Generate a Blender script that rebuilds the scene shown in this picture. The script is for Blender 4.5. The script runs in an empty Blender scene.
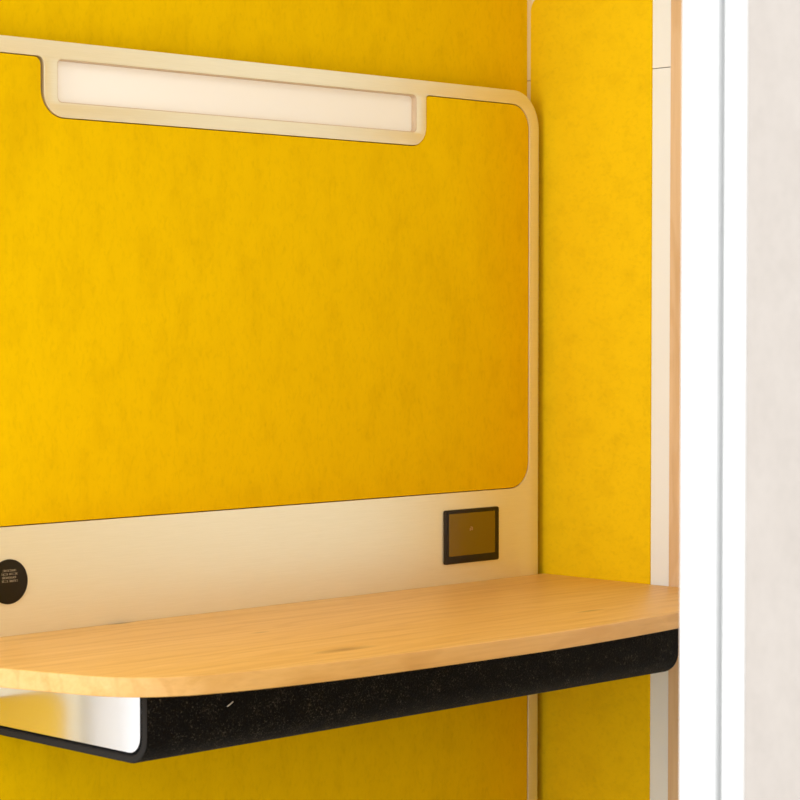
import bpy, bmesh, math, random
from mathutils import Matrix, Vector
random.seed(7)
S = bpy.context.scene
C = S.collection
PI = math.pi

# ------------------------------------------------------------------ helpers
def link(name, me, mat, parent=None):
    me.name = name
    if mat and not me.materials:
        me.materials.append(mat)
    o = bpy.data.objects.new(name, me)
    C.objects.link(o)
    if parent is not None:
        loc = parent.matrix_world.translation.copy()
        p = parent
        loc = Vector((0, 0, 0))
        while p is not None:
            loc += p.location
            p = p.parent
        me.transform(Matrix.Translation(-loc))
        o.parent = parent
    return o

def thing(name, label, cat, loc, group=None):
    o = bpy.data.objects.new(name, None)
    o.empty_display_size = .05
    C.objects.link(o)
    o.location = loc
    o['label'] = label
    o['category'] = cat
    if group:
        o['group'] = group
    return o

def tag(o, label, cat, group=None):
    o['label'] = label
    o['category'] = cat
    if group:
        o['group'] = group
    return o

def struct(o):
    o['kind'] = 'structure'
    return o

def box_bm(bm, x0, x1, y0, y1, z0, z1):
    vs = [bm.verts.new(p) for p in ((x0, y0, z0), (x1, y0, z0), (x1, y1, z0), (x0, y1, z0),
                                    (x0, y0, z1), (x1, y0, z1), (x1, y1, z1), (x0, y1, z1))]
    for f in ((0, 3, 2, 1), (4, 5, 6, 7), (0, 1, 5, 4), (1, 2, 6, 5), (2, 3, 7, 6), (3, 0, 4, 7)):
        bm.faces.new([vs[i] for i in f])

def box(name, b, mat, parent=None, bevel=0):
    bm = bmesh.new()
    box_bm(bm, *b)
    if bevel:
        bmesh.ops.bevel(bm, geom=list(bm.edges), offset=bevel, segments=3, affect='EDGES', profile=.5)
    me = bpy.data.meshes.new(name)
    bm.to_mesh(me)
    bm.free()
    return link(name, me, mat, parent)

BACK = Matrix(((1, 0, 0, 0), (0, 0, -1, 0), (0, 1, 0, 0), (0, 0, 0, 1)))       # outline (x,z), front towards -y
RIGHT = Matrix(((0, 0, -1, 0), (-1, 0, 0, 0), (0, 1, 0, 0), (0, 0, 0, 1)))     # outline (-y,z), front towards -x
FLAT = Matrix.Identity(4)                                                        # outline (x,y), front up

def rounded(pts, n=10):
    """closed outline from (x, y, radius) corners"""
    out = []
    N = len(pts)
    for i in range(N):
        p = Vector(pts[i][:2]); r = pts[i][2] if len(pts[i]) > 2 else 0
        a = Vector(pts[i - 1][:2]); b = Vector(pts[(i + 1) % N][:2])
        if r <= 0:
            out.append(p); continue
        u = (a - p).normalized(); v = (b - p).normalized()
        ang = u.angle(v)
        d = r / math.tan(ang / 2)
        c = p + (u + v).normalized() * (r / math.sin(ang / 2))
        s = p + u * d - c; e = p + v * d - c
        a0 = math.atan2(s.y, s.x); a1 = math.atan2(e.y, e.x)
        da = (a1 - a0 + PI) % (2 * PI) - PI
        for k in range(n + 1):
            t = a0 + da * k / n
            out.append(c + Vector((math.cos(t), math.sin(t))) * r)
    return out

def rect(x0, x1, y0, y1, r=0):
    return rounded([(x0, y0, r), (x1, y0, r), (x1, y1, r), (x0, y1, r)])

def plate(name, loops, front, back, mat, M, parent=None, bevel=0.0, smooth=True, segs=2):
    """a plate cut to an outline with holes; front/back are distances along its facing direction"""
    cu = bpy.data.curves.new(name, 'CURVE')
    cu.dimensions = '2D'
    cu.fill_mode = 'BOTH'
    t = (front - back) / 2
    cu.extrude = t - bevel
    cu.bevel_depth = bevel
    cu.bevel_resolution = segs
    cu.offset = -bevel
    for lp in loops:
        sp = cu.splines.new('POLY')
        sp.points.add(len(lp) - 1)
        for q, p in zip(sp.points, lp):
            q.co = (p[0], p[1], 0, 1)
        sp.use_cyclic_u = True
    tmp = bpy.data.objects.new(name + '_tmp', cu)
    C.objects.link(tmp)
    dg = bpy.context.evaluated_depsgraph_get()
    me = bpy.data.meshes.new_from_object(tmp.evaluated_get(dg))
    bpy.data.objects.remove(tmp)
    bpy.data.curves.remove(cu)
    me.materials.clear()
    me.transform(M @ Matrix.Translation((0, 0, (front + back) / 2)))
    bm = bmesh.new(); bm.from_mesh(me)
    bmesh.ops.remove_doubles(bm, verts=bm.verts, dist=1e-6)
    bmesh.ops.recalc_face_normals(bm, faces=bm.faces)
    for f in bm.faces:
        f.smooth = smooth
    for e in bm.edges:
        if len(e.link_faces) == 2 and e.calc_face_angle() > math.radians(40):
            e.smooth = False
    bm.to_mesh(me); bm.free()
    return link(name, me, mat, parent)

# ------------------------------------------------------------------ materials
def new_mat(name):
    m = bpy.data.materials.new(name)
    m.use_nodes = True
    nt = m.node_tree
    b = nt.nodes['Principled BSDF']
    return m, nt, b

def plain(name, col, rough=.5, metal=0, spec=.5, coat=0):
    m, nt, b = new_mat(name)
    b.inputs['Base Color'].default_value = (*col, 1)
    b.inputs['Roughness'].default_value = rough
    b.inputs['Metallic'].default_value = metal
    b.inputs['Specular IOR Level'].default_value = spec
    b.inputs['Coat Weight'].default_value = coat
    return m

def coords(nt, scale=(1, 1, 1), loc=(0, 0, 0)):
    g = nt.nodes.new('ShaderNodeNewGeometry')
    mp = nt.nodes.new('ShaderNodeMapping')
    mp.inputs['Scale'].default_value = scale
    mp.inputs['Location'].default_value = loc
    nt.links.new(g.outputs['Position'], mp.inputs['Vector'])
    return mp.outputs['Vector']

def noise(nt, vec, scale, detail=4, rough=.55, dist=0):
    n = nt.nodes.new('ShaderNodeTexNoise')
    n.inputs['Scale'].default_value = scale
    n.inputs['Detail'].default_value = detail
    n.inputs['Roughness'].default_value = rough
    n.inputs['Distortion'].default_value = dist
    nt.links.new(vec, n.inputs['Vector'])
    return n.outputs['Fac']

def ramp(nt, fac, stops):
    r = nt.nodes.new('ShaderNodeValToRGB')
    el = r.color_ramp.elements
    while len(el) < len(stops):
        el.new(.5)
    for e, (p, c) in zip(el, stops):
        e.position = p
        e.color = (*c, 1)
    nt.links.new(fac, r.inputs['Fac'])
    return r.outputs['Color']

def mix(nt, a, b, fac, mode='MIX'):
    n = nt.nodes.new('ShaderNodeMix')
    n.data_type = 'RGBA'
    n.blend_type = mode
    for sock, v in ((n.inputs['Factor'], fac), (n.inputs['A'], a), (n.inputs['B'], b)):
        if isinstance(v, (int, float)):
            sock.default_value = v
        elif isinstance(v, tuple):
            sock.default_value = (*v, 1)
        else:
            nt.links.new(v, sock)
    return n.outputs['Result']

def math_n(nt, op, a, b=None, clamp=False):
    n = nt.nodes.new('ShaderNodeMath')
    n.operation = op
    n.use_clamp = clamp
    for i, v in enumerate((a, b)):
        if v is None:
            continue
        if isinstance(v, (int, float)):
            n.inputs[i].default_value = v
        else:
            nt.links.new(v, n.inputs[i])
    return n.outputs[0]

def bump(nt, b, h, strength, dist):
    n = nt.nodes.new('ShaderNodeBump')
    n.inputs['Strength'].default_value = strength
    n.inputs['Distance'].default_value = dist
    nt.links.new(h, n.inputs['Height'])
    nt.links.new(n.outputs['Normal'], b.inputs['Normal'])

def felt(name, col, stretch=(1, 1, 1), amount=.05):
    m, nt, b = new_mat(name)
    v = coords(nt, stretch)
    big = noise(nt, v, 26, 5, .62, .3)
    fine = noise(nt, v, 130, 4, .65, .5)
    fib = noise(nt, v, 900, 2, .5)
    dark = tuple(c * (1 - amount * k) for c, k in zip(col, (1.0, 1.25, 1.2)))
    lite = tuple(min(1, c * (1 + amount * .45)) for c in col)
    c1 = ramp(nt, big, [(.34, dark), (.5, col), (.68, lite)])
    c2 = ramp(nt, fine, [(.3, (.88, .86, .86)), (.5, (1, 1, 1)), (.7, (1.0, 1.0, 1.0))])
    nt.links.new(mix(nt, c1, c2, .6, 'MULTIPLY'), b.inputs['Base Color'])
    b.inputs['Roughness'].default_value = .95
    b.inputs['Specular IOR Level'].default_value = .05
    hh = math_n(nt, 'ADD', math_n(nt, 'MULTIPLY', fine, .6), math_n(nt, 'MULTIPLY', fib, .4))
    bump(nt, b, hh, .35, .0015)
    return m

YEL = (.87, .555, .0)
M_felt_back = felt('yellow_felt_back', YEL, (1.25, 1.25, .62))
M_felt_side = felt('yellow_felt_side', (.86, .57, .006), (1, .9, 1.2), .05)
M_cream = plain('cream_paint', (.85, .885, .91), .45)
M_white = plain('white_paint', (.86, .87, .87), .35)
M_lamp = plain('beige_lamp_lining', (.66, .50, .34), .6)
M_gasket = plain('grey_rubber_gasket', (.012, .012, .012), .7)
M_dark = plain('black_lining', (.0015, .0012, .001), .8, spec=.2)
M_gapdark = plain('dark_gap_backing', (.05, .03, .01), .9, spec=.1)
M_bezel = plain('black_plastic_bezel', (.022, .013, .004), .40, spec=.25)
M_screen = plain('screen_glass', (.19, .105, .003), .22, spec=.55)
M_icon = plain('screen_icon', (.36, .19, .05), .5)
M_cover = plain('black_plastic_cover', (.018, .012, .004), .5, spec=.18)
M_print = plain('pale_print', (.32, .25, .15), .6)
M_lint = plain('white_lint', (.75, .7235, .65), .8)

# champagne anodised frame
def frame_mat():
    m, nt, b = new_mat('champagne_satin_metal')
    v = coords(nt, (1, 1, 40))
    n = noise(nt, v, 30, 3, .6)
    nt.links.new(ramp(nt, n, [(.3, (.85, .77, .545)), (.7, (.89, .81, .59))]), b.inputs['Base Color'])
    b.inputs['Metallic'].default_value = .5
    b.inputs['Roughness'].default_value = .38
    return m
M_frame = frame_mat()
M_alu = plain('brushed_aluminium', (.93, .93, .95), .16, metal=.95)

def oak_mat(name, base, dark, lite, axis='x', knots=()):
    m, nt, b = new_mat(name)
    st = {'x': (1.3, 22, 22), 'z': (22, 22, 1.3)}[axis]
    v = coords(nt, st)
    g1 = noise(nt, v, 2.2, 6, .6, .8)
    v2 = coords(nt, tuple(s * 3 if s > 2 else s * 1.6 for s in st))
    g2 = noise(nt, v2, 3.0, 5, .6, .4)
    col = ramp(nt, g1, [(.30, dark), (.48, base), (.70, lite)])
    col = mix(nt, col, ramp(nt, g2, [(.36, (.92, .89, .85)), (.55, (1, 1, 1))]), .65, 'MULTIPLY')
    # cathedral figure: long wandering darker lines
    w = nt.nodes.new('ShaderNodeTexWave')
    w.wave_type = 'BANDS'
    w.bands_direction = 'Y' if axis == 'x' else 'X'
    w.inputs['Scale'].default_value = 5.5
    w.inputs['Distortion'].default_value = 13
    w.inputs['Detail'].default_value = 3
    w.inputs['Detail Scale'].default_value = 1.0
    nt.links.new(coords(nt, (.55, 2.2, 2.2) if axis == 'x' else (2.2, 2.2, .55), (3.1, .4, 0)), w.inputs['Vector'])
    col = mix(nt, col, ramp(nt, w.outputs['Fac'], [(0, (.91, .86, .78)), (.30, (1, 1, 1))]), .75, 'MULTIPLY')
    for (x, y, z, rx, ry, k) in knots:
        vv = coords(nt, (1 / rx, 1 / ry, 1 / .03), (-x / rx, -y / ry, -z / .03))
        # a knot wanders a little
        d = nt.nodes.new('ShaderNodeVectorMath'); d.operation = 'LENGTH'
        nt.links.new(vv, d.inputs[0])
        wob = math_n(nt, 'ADD', d.outputs['Value'], math_n(nt, 'MULTIPLY', math_n(nt, 'SUBTRACT', g2, .5), 1.2))
        f = math_n(nt, 'MULTIPLY', math_n(nt, 'SUBTRACT', 1.0, wob, True), k, True)
        col = mix(nt, col, (.30, .14, .035), f)
    nt.links.new(col, b.inputs['Base Color'])
    b.inputs['Roughness'].default_value = .42
    b.inputs['Specular IOR Level'].default_value = .35
    bump(nt, b, g2, .12, .0006)
    return m
M_oak = oak_mat('oak_veneer', (.80, .46, .135), (.74, .405, .105), (.84, .50, .160), 'x',
                [(-.8036, -.3996, .7235, .055, .016, .75), (-.845, -.022, .7235, .025, .012, 1.3),
                 (-.3175, -.3697, .7235, .035, .007, .8), (-.7765, -.217, .7235, .02, .006, .5)])
M_oak_rim = oak_mat('oak_rim', (.78, .46, .155), (.71, .40, .12), (.82, .50, .19), 'x')
M_oak_post = oak_mat('oak_edge', (.73, .52, .32), (.67, .46, .27), (.77, .565, .36), 'z')

def black_felt():
    m, nt, b = new_mat('black_pressed_felt')
    v = coords(nt)
    a = noise(nt, v, 420, 4, .7, .6)
    c = noise(nt, v, 60, 3, .6)
    s = math_n(nt, 'MULTIPLY', a, math_n(nt, 'ADD', .75, math_n(nt, 'MULTIPLY', c, .5)))
    nt.links.new(ramp(nt, s, [(.45, (.0022, .0018, .0014)), (.58, (.0075, .0065, .005)), (.75, (.11, .095, .07))]), b.inputs['Base Color'])
    b.inputs['Roughness'].default_value = .95
    b.inputs['Specular IOR Level'].default_value = .08
    b.inputs['Sheen Weight'].default_value = .05
    bump(nt, b, a, .6, .002)
    return m
M_bfelt = black_felt()
M_bfelt_lit = plain('black_felt_lit_edge', (.030, .028, .026), .95, spec=.05)  # same black felt, made greyer: daylight on its end edges painted in

def cloth_beige():
    m, nt, b = new_mat('beige_felt_cladding')
    v = coords(nt, (1, 1, .7))
    n1 = noise(nt, v, 30, 4, .6)
    n2 = noise(nt, v, 160, 3, .6)
    c = ramp(nt, n1, [(.3, (.48, .44, .405)), (.7, (.51, .47, .435))])
    nt.links.new(mix(nt, c, ramp(nt, n2, [(.3, (.93, .93, .93)), (.6, (1, 1, 1))]), .6, 'MULTIPLY'), b.inputs['Base Color'])
    b.inputs['Roughness'].default_value = .9
    b.inputs['Specular IOR Level'].default_value = .1
    bump(nt, b, n2, .2, .001)
    return m
M_beige = cloth_beige()

def emit_mat(name, col, strength):
    m, nt, b = new_mat(name)
    b.inputs['Base Color'].default_value = (.74, .72, .69, 1)
    b.inputs['Roughness'].default_value = .6
    b.inputs['Emission Color'].default_value = (*col, 1)
    b.inputs['Emission Strength'].default_value = strength
    return m
M_diff = emit_mat('opal_diffuser', (1.0, .83, .63), .26)
M_ceil_fill = emit_mat('ceiling_fill', (1.0, .93, .80), 2.6)

def carpet(name, a, bcol):
    m, nt, b = new_mat(name)
    n = noise(nt, coords(nt), 90, 4, .6)
    nt.links.new(ramp(nt, n, [(.35, a), (.65, bcol)]), b.inputs['Base Color'])
    b.inputs['Roughness'].default_value = .95
    return m
M_carpet = carpet('tan_bounce_carpet', (.52, .44, .30), (.60, .52, .37))  # unseen floor, coloured pale tan to throw warm bounce under the desk
M_floor_out = carpet('pale_office_floor', (.76, .755, .745), (.80, .795, .785))
M_glass, nt_, b_ = new_mat('clear_glass')
b_.inputs['Transmission Weight'].default_value = 1
b_.inputs['Roughness'].default_value = 0
b_.inputs['IOR'].default_value = 1.02
M_ceiling = plain('white_ceiling', (.8, .79, .76), .7)

# ------------------------------------------------------------------ the booth shell
XL, XR = -1.28, -.014         # outer face of the door side / felt of the right wall
YB, YF = .0175, -1.39          # felt of the back wall / of the wall opposite
H = 2.12
struct(box('floor', (XL + .005, .06, YF - .04, .055, -.03, 0), M_carpet))
struct(box('ceiling', (XL + .005, .06, YF - .04, .055, H, H + .04), M_ceiling))
struct(box('wall_back', (XL + .061, .055, YB, .055, 0, H), M_felt_back))
struct(box('wall_front', (XL + .065, .03, YF - .04, YF, 0, H), M_felt_side))

# right wall: cream lining in two lengths (joint at 1.487), felt panels on it, oak edge, then the window
struct(box('trim_1', (-.011, .038, -.2635, .0058, 0, 1.4875), M_cream, bevel=.0006))
struct(box('trim_2', (-.011, .038, -.2635, .0058, 1.4885, H), M_cream, bevel=.0006))
struct(box('trim_6', (-.0132, .036, .0060, .0174, 0, 1.4873), M_frame, bevel=.0008))  # cream corner strips in frame metal so yellow felt bounce is in the colour
struct(box('trim_7', (-.0132, .036, .0060, .0174, 1.4887, H), M_frame, bevel=.0008))
wr = struct(plate('wall_right', [rounded([(-.0098, .03, .01), (.2290, .03, .002), (.2290, 1.618, .002), (-.0098, 1.618, .024)])],
                  .014, .0085, M_felt_side, RIGHT, bevel=.0012))
struct(plate('wall_right_upper', [rounded([(-.0098, 1.624, .024), (.2290, 1.624, .002), (.2290, H - .02, .002), (-.0098, H - .02, .02)])],
             .014, .0085, M_felt_side, RIGHT, bevel=.0012))
struct(box('trim_3', (-.0138, .038, -.285, -.2645, 0, H), M_oak_post, bevel=.0008))
wf = struct(plate('window_1', [rect(.2855, -YF, 0.02, H - .02), rect(.345, -YF - .05, .08, H - .08)], .012, -.03, M_white, RIGHT, bevel=.002))
pane = plate('pane', [rect(.340, -YF - .045, .075, H - .075)], -.006, -.012, M_glass, RIGHT, parent=wf)

# door side: white jambs, lintel, threshold; beige cladding
def jamb(name, y0, y1, y2, y3):
    """two profiles with a rubber seal between: outer one y0..y1, inner one y2..y3 (towards the opening)"""
    o = struct(box(name, (XL, XL + .06, y2, y3, 0, H), M_white, bevel=.003))
    box('profile', (XL + .001, XL + .06, y0, y1, 0, H), M_white, o, bevel=.003)
    a, b = sorted((y1, y2)) if y1 < y2 else sorted((y2, y1))
    box('seal', (XL + .026, XL + .05, min(a, b) - .001, max(a, b) + .001, 0, H), M_gasket, o)
    return o
YJ = -.022
jamb('door_1', -1.3308, -1.3098, -1.3040, -1.2698)
j2 = struct(box('door_2', (XL, XL + .06, YJ, .008, 0, H), M_white, bevel=.003))
box('profile', (XL + .001, XL + .06, 0.011, .037, 0, H), M_white, j2, bevel=.003)
struct(box('trim_4', (XL, XL + .06, -1.2698, YJ, H - .045, H), M_white, bevel=.003))
struct(box('trim_5', (XL, XL + .06, -1.2698, YJ, 0, .03), M_white, bevel=.003))
wl = struct(box('wall_left', (XL + .002, XL + .06, -1.74, -1.3310, 0, H + .1), M_beige, bevel=.0008))
struct(box('wall_left_rear', (XL + .002, XL + .06, 0.0378, .33, 0, H + .1), M_beige, bevel=.002))
struct(box('wall_left_upper', (XL + .003, XL + .06, -1.3309, .0376, H + .001, H + .1), M_beige, bevel=.002))
struct(box('floor_office', (-9, 6, -8, 7, -.07, -.031), M_floor_out))

# ------------------------------------------------------------------ workstation panel on the back wall
panel = thing('workstation_panel', 'champagne metal wall panel with rounded corners and yellow felt inlays, rising behind the oak desk',
              'wall panel', (-.617, -.005, 0))
PX0, PX1 = -1.207, -.0275
PZ = 1.4660
outer = rounded([(PX0, .04, .02), (PX1, .04, .02), (PX1, PZ, .057), (PX0, PZ, .057)], 16)
IX0, IX1, IZ0, IZ1 = -1.186, -.0488, .860, 1.4455
LX0, LX1, LZ = -.9590, -.2755, 1.3710
def inner(d=0):
    g = .0036 if d else 0          # the felt is cut wide of the lamp housing on its left
    return rounded([(IX0 + d, IZ0 + d, .040 - d), (IX1 - d, IZ0 + d, .040 - d), (IX1 - d, IZ1 - d, .038 - d),
                    (LX1 + d, IZ1 - d, .006), (LX1 + d, LZ - d, .028 + d), (LX0 - d - g, LZ - d, .030 + d + g),
                    (LX0 - d - g, IZ1 - d, .010), (IX0 + d, IZ1 - d, .038 - d)], 12)
SX0, SX1, SZ0, SZ1 = -.9389, -.2949, 1.3895, 1.4440
slot = rect(SX0 - .0001, SX1 + .0001, SZ0 - .0001, SZ1 + .0001, .007)
LOW = (IX0, IX1, .065, .650)
plate('frame', [outer, inner(), slot, rect(LOW[0], LOW[1], LOW[2], LOW[3], .03)], .020, .0045, M_frame, BACK, panel, bevel=.0003)
plate('felt_inlay', [inner(.0012)], .0194, .0045, M_felt_back, BACK, panel, bevel=.0010)
plate('felt_inlay', [rect(LOW[0] + .0012, LOW[1] - .0012, LOW[2] + .0012, LOW[3] - .0012, .029)], .0186, .0045, M_felt_back, BACK, panel, bevel=.001)
plate('backing', [rounded([(PX0 + .004, .044, .02), (PX1 - .004, .044, .02), (PX1 - .004, PZ - .004, .053), (PX0 + .004, PZ - .004, .053)])],
      .0045, -.0098, M_gapdark, BACK, panel)
lamp = plate('lamp_tray', [rect(SX0, SX1, SZ0, SZ1, .0069), rect(SX0 + .0010, SX1 - .0010, SZ0 + .0010, SZ1 - .0010, .0062)], .0192, .0046, M_lamp, BACK, panel)
lamp['label'] = 'slim recess around the lit strip'
df = plate('diffuser', [rect(SX0 + .0011, SX1 - .0011, SZ0 + .0011, SZ1 - .0011, .006)], .0105, .0046, M_diff, BACK, panel, bevel=.0008)
df['label'] = 'long glowing warm white light strip'

# touch screen
scr = thing('touch_screen', 'small black landscape touch screen set in the champagne panel at right above the desk', 'touch screen', (-.178, -.02, .7945))
bz = plate('bezel', [rect(-.2388, -.1205, .7543, .8350, .0035)], .0235, .0195, M_bezel, BACK, scr, bevel=.0008)
plate('display', [rect(-.2305, -.1297, .7660, .8290, .0005)], .0237, .0230, M_screen, BACK, scr)
# faint square mark in the middle of the display
mk = []
cx, cz = -.1815, .8052
mk.append(rect(cx - .0045, cx - .0012, cz - .0030, cz + .0010, .0009))
mk.append(rect(cx - .0004, cx + .0026, cz - .0026, cz + .0024, .0009))
mk.append(rect(cx - .0026, cx + .0003, cz + .0015, cz + .0034, .0007))
plate('icon', mk, .0239, .0236, M_icon, BACK, scr)

# round cover with pale print
cov = thing('round_cover', 'round black cover plate with four lines of pale print on champagne panel', 'cover plate', (-1.0165, -.02, .792))
CXc, CZc, CR = -1.0178, .7920, .0280
circ = [(CXc + CR * math.cos(2 * PI * k / 64), CZc + CR * math.sin(2 * PI * k / 64)) for k in range(64)]
plate('cover', [circ], .0225, .0195, M_cover, BACK, cov, bevel=.0010)
def print_line(bm, z, segs, hh=.0024):
    for x0, x1 in segs:
        x, x1 = x0 + DXP, x1 + DXP
        while x < x1:
            w = random.choice((.0011, .0013, .0016))
            k = random.randrange(4)
            y0, y1 = -.0229, -.0224
            t = .00045
            if k != 1:
                box_bm(bm, x, x + t, y0, y1, z - hh / 2, z + hh / 2 + (.0006 if random.random() < .2 else 0))
            if k in (0, 2):
                box_bm(bm, x + w - t, x + w, y0, y1, z - hh / 2, z + hh / 2)
            if k in (1, 2, 3):
                box_bm(bm, x, x + w, y0 + .00005, y1, z + hh / 2 - t, z + hh / 2)
            if k in (0, 1, 3):
                box_bm(bm, x, x + w, y0 + .0001, y1, z - hh / 2, z - hh / 2 + t)
            x += w + .0006
DXP = -.0012
def make_print():
    bm = bmesh.new()
    for z, segs in ((.8060, ((-1.0268, -1.0075),)), (.8016, ((-1.0283, -1.0195), (-1.0170, -1.0050))),
                    (.7972, ((-1.0274, -1.0068),)), (.7928, ((-1.0278, -1.0188), (-1.0165, -1.0045)))):
        print_line(bm, z, segs)
    me = bpy.data.meshes.new('print')
    bm.to_mesh(me); bm.free()
    return link('print', me, M_print, cov)
make_print()['label'] = 'four lines of tiny pale print'

# ------------------------------------------------------------------ desk
desk = thing('desk', 'light oak wall desk with a bowed front edge and black felt underside tray', 'desk', (-.60, -.02, .61))
front = [(-1.2033, -0.078), (-1.1968, -0.153), (-1.1898, -0.198), (-1.1788, -0.233), (-1.1688, -0.266), (-1.1578, -0.303), (-1.1448, -0.343), (-1.1368, -0.362), (-1.1218, -0.386), (-1.1018, -0.405), (-1.0768, -0.42), (-1.0508, -0.431), (-0.9928, -0.446), (-0.9258, -0.457), (-0.8538, -0.465), (-0.7738, -0.4705), (-0.6768, -0.4752), (-0.5738, -0.4785), (-0.4968, -0.4785), (-0.3718, -0.4735), (-0.2358, -0.4615), (-0.16, -0.447), (-0.1, -0.422), (-0.058, -0.384), (-0.034, -0.342), (-0.0160, -0.3)]
def catmull(p, n=5):
    out = []
    for i in range(len(p) - 1):
        a = Vector(p[max(i - 1, 0)]); b = Vector(p[i]); c = Vector(p[i + 1]); d = Vector(p[min(i + 2, len(p) - 1)])
        for k in range(n):
            t = k / n
            out.append(.5 * ((2 * b) + (c - a) * t + (2 * a - 5 * b + 4 * c - d) * t * t + (3 * b - a - 3 * c + d) * t ** 3))
    out.append(Vector(p[-1]))
    return out
outline = [Vector((-.0144, -.0204)), Vector((-1.2060, -.0204))] + catmull(front) + [Vector((-.0144, -.285))]
dt = plate('desk_top', [outline], .7245, .7020, M_oak, FLAT, desk, bevel=.0018, segs=3)
dt.data.materials.append(M_oak_rim)
for f in dt.data.polygons:
    f.material_index = 1 if abs(f.normal.z) < .5 else 0

# tray of pressed black felt: an L/U shaped wrap, open on top, swept along x
TX0, TX1, TY, TZ0, TZ1, TH = -1.0575, -.0845, -.340, .610, .7015, .0095
def wrap_profile(y, z, r, n=10):
    """from the back along the underside, round the front-bottom corner, up the front"""
    pts = [(-.021, z)]
    for k in range(n + 1):
        a = -PI / 2 - (PI / 2) * k / n
        pts.append((y + r + r * math.cos(a), z + r + r * math.sin(a)))
    pts.append((y, TZ1))
    return pts
def sweep(name, prof, x0, x1, mat, parent, bev=0.0, inset=0.0):
    bm = bmesh.new()
    va = [bm.verts.new((x0, y, z)) for y, z in prof]
    vb = [bm.verts.new((x1, y, z)) for y, z in prof]
    n = len(prof)
    side = []
    for i in range(n):
        j = (i + 1) % n
        side.append(bm.faces.new((va[i], va[j], vb[j], vb[i])))
    bm.faces.new(va[::-1]); bm.faces.new(vb)
    bmesh.ops.recalc_face_normals(bm, faces=bm.faces)
    for f in side:
        f.smooth = True
    if bev:
        es = [e for e in bm.edges if (e.verts[0] in va and e.verts[1] in va) or (e.verts[0] in vb and e.verts[1] in vb)]
        bmesh.ops.bevel(bm, geom=es, offset=bev, segments=3, affect='EDGES', profile=.5)
        for f in bm.faces:
            f.smooth = True
    for e in bm.edges:
        if len(e.link_faces) == 2 and e.calc_face_angle() > math.radians(45):
            e.smooth = False
    me = bpy.data.meshes.new(name)
    bm.to_mesh(me); bm.free()
    return link(name, me, mat, parent)
RO = .032
po = wrap_profile(TY, TZ0, RO)
pi_ = wrap_profile(TY + TH, TZ0 + TH, RO - TH)
tray = sweep('felt_tray', po + pi_[::-1], TX0, TX1, M_bfelt, desk, bev=.003)
tray.data.materials.append(M_bfelt_lit)
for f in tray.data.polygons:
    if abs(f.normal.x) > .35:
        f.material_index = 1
tray['label'] = 'black felt apron wrapped under the desk'
pl1 = wrap_profile(TY + TH + .0002, TZ0 + TH + .0002, RO - TH)
pl2 = wrap_profile(TY + TH + .0022, TZ0 + TH + .0022, RO - TH - .0022)
sweep('tray_lining', pl1 + pl2[::-1], TX0 + .004, TX1 - .004, M_dark, desk)
ep = wrap_profile(TY + TH + .0026, TZ0 + TH + .0030, RO - TH - .0026) + [(-.021, TZ1)]
sweep('end_plate', ep, TX0 + .0005, TX0 + .004, M_alu, desk)['label'] = 'white metal end plate'
sweep('end_plate', ep, TX1 - .004, TX1 - .0005, M_alu, desk)['label'] = 'white metal end plate'
for x0, x1 in ((-.95, -.80), (-.38, -.23)):
    box('added_support', (x0, x1, -.26, -.0196, .662, .7015), M_gasket, desk)  # unseen blocks, added under the desk top so the desk touches the panel
# cut line in the felt near the right end
def slit():
    bm = bmesh.new()
    pts = [(-.1605, .6935), (-.1602, .680), (-.1606, .668), (-.1622, .659)]
    row = []
    for i, (x, z) in enumerate(pts):
        w = .0022 if i < 3 else .0010
        row.append([bm.verts.new((x + s * w, TY + d, z)) for s, d in ((-1, -.0004), (1, -.0004), (1, .0010), (-1, .0010))])
    for a, b in zip(row, row[1:]):
        for k in range(4):
            bm.faces.new((a[k], a[(k + 1) % 4], b[(k + 1) % 4], b[k]))
    bm.faces.new(row[0]); bm.faces.new(row[-1][::-1])
    bmesh.ops.recalc_face_normals(bm, faces=bm.faces)
    me = bpy.data.meshes.new('seam')
    bm.to_mesh(me); bm.free()
    return link('seam', me, M_dark, tray)
slit()

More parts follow.
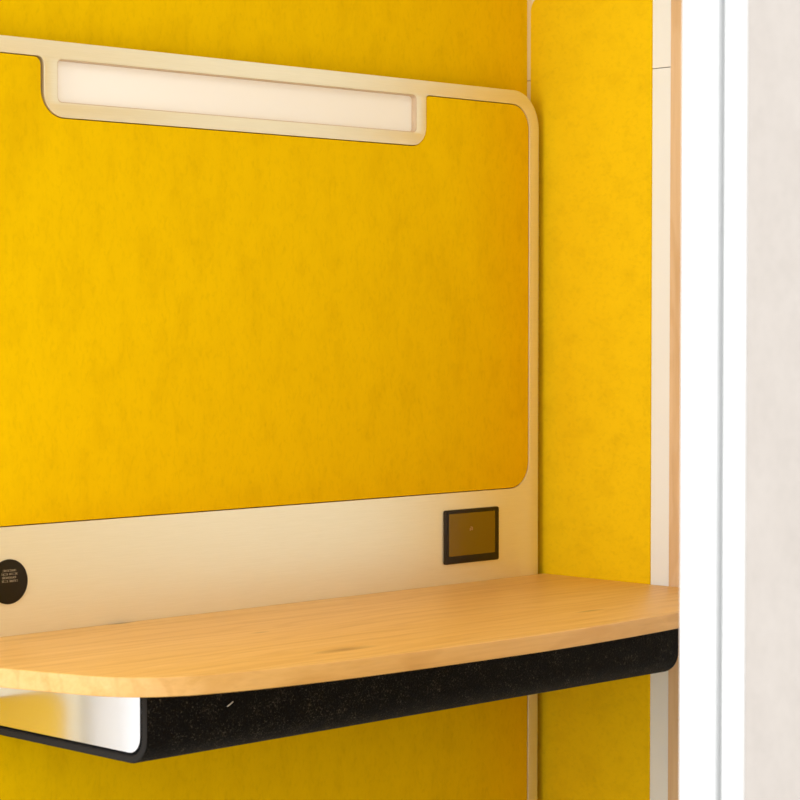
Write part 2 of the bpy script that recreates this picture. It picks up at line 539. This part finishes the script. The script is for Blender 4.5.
# a fleck of thread caught on the felt
def fibre(name, pts, r):
    bm = bmesh.new()
    rings = []
    for p in pts:
        rings.append([bm.verts.new((p[0], p[1] + r * math.cos(a), p[2] + r * math.sin(a))) for a in (0, PI / 3, 2 * PI / 3, PI, 4 * PI / 3, 5 * PI / 3)])
    for a, b in zip(rings, rings[1:]):
        for k in range(6):
            bm.faces.new((a[k], a[(k + 1) % 6], b[(k + 1) % 6], b[k]))
    bm.faces.new(rings[0]); bm.faces.new(rings[-1][::-1])
    bmesh.ops.recalc_face_normals(bm, faces=bm.faces)
    me = bpy.data.meshes.new(name)
    bm.to_mesh(me); bm.free()
    return link(name, me, M_lint)
tag(fibre('lint_thread', [(-.9370, -.3404, .6650), (-.9335, -.3408, .6668), (-.9305, -.3408, .6685), (-.9285, -.3404, .6695)], .0006),
    'tiny white lint thread caught on the black felt apron under the desk', 'lint')

# ------------------------------------------------------------------ lights
cl = thing('ceiling_fill_light', 'added slim warm light panel, unseen, under the booth ceiling', 'fill light', (-.62, -.70, H))  # unseen lamp, added to light the booth interior
box('housing', (-1.02, -.22, -.86, -.54, H - .018, H - .0005), M_white, cl, bevel=.002)
box('diffuser', (-1.00, -.24, -.84, -.56, H - .020, H - .0175), M_ceil_fill, cl)

def area(name, loc, target, sx, sy, power, col):
    l = bpy.data.lights.new(name, 'AREA')
    l.shape = 'RECTANGLE'; l.size = sx; l.size_y = sy
    l.energy = power; l.color = col
    o = bpy.data.objects.new(name, l)
    C.objects.link(o)
    o.location = loc
    o.rotation_euler = (Vector(target) - Vector(loc)).to_track_quat('-Z', 'Y').to_euler()
    return o
area('daylight_window', (-4.9, -.45, 1.45), (-.1, -.3, 1.05), 1.7, 2.3, 55, (1.0, .99, .97))

w = bpy.data.worlds.new('office_daylight')
S.world = w
w.use_nodes = True
bg = w.node_tree.nodes['Background']
bg.inputs['Color'].default_value = (1.0, 1.0, 1.0, 1)
bg.inputs['Strength'].default_value = 1.48

# ------------------------------------------------------------------ camera
cam = bpy.data.cameras.new('camera')
cam.sensor_width = 36
cam.lens = 36 * 2285 / 800
cam.clip_start = .05
co = bpy.data.objects.new('camera', cam)
C.objects.link(co)
co.location = (-2.67530, -2.35719, 1.11178)
co.rotation_euler = (math.radians(90 - 1.915), 0, math.radians(-45.1))
cam.dof.use_dof = True
cam.dof.focus_distance = 3.1
cam.dof.aperture_fstop = 14
S.camera = co
S.view_settings.view_transform = 'Standard'
S.view_settings.look = 'None'
S.view_settings.gamma = 1
S.view_settings.exposure = 0
S.view_settings.use_curve_mapping = False
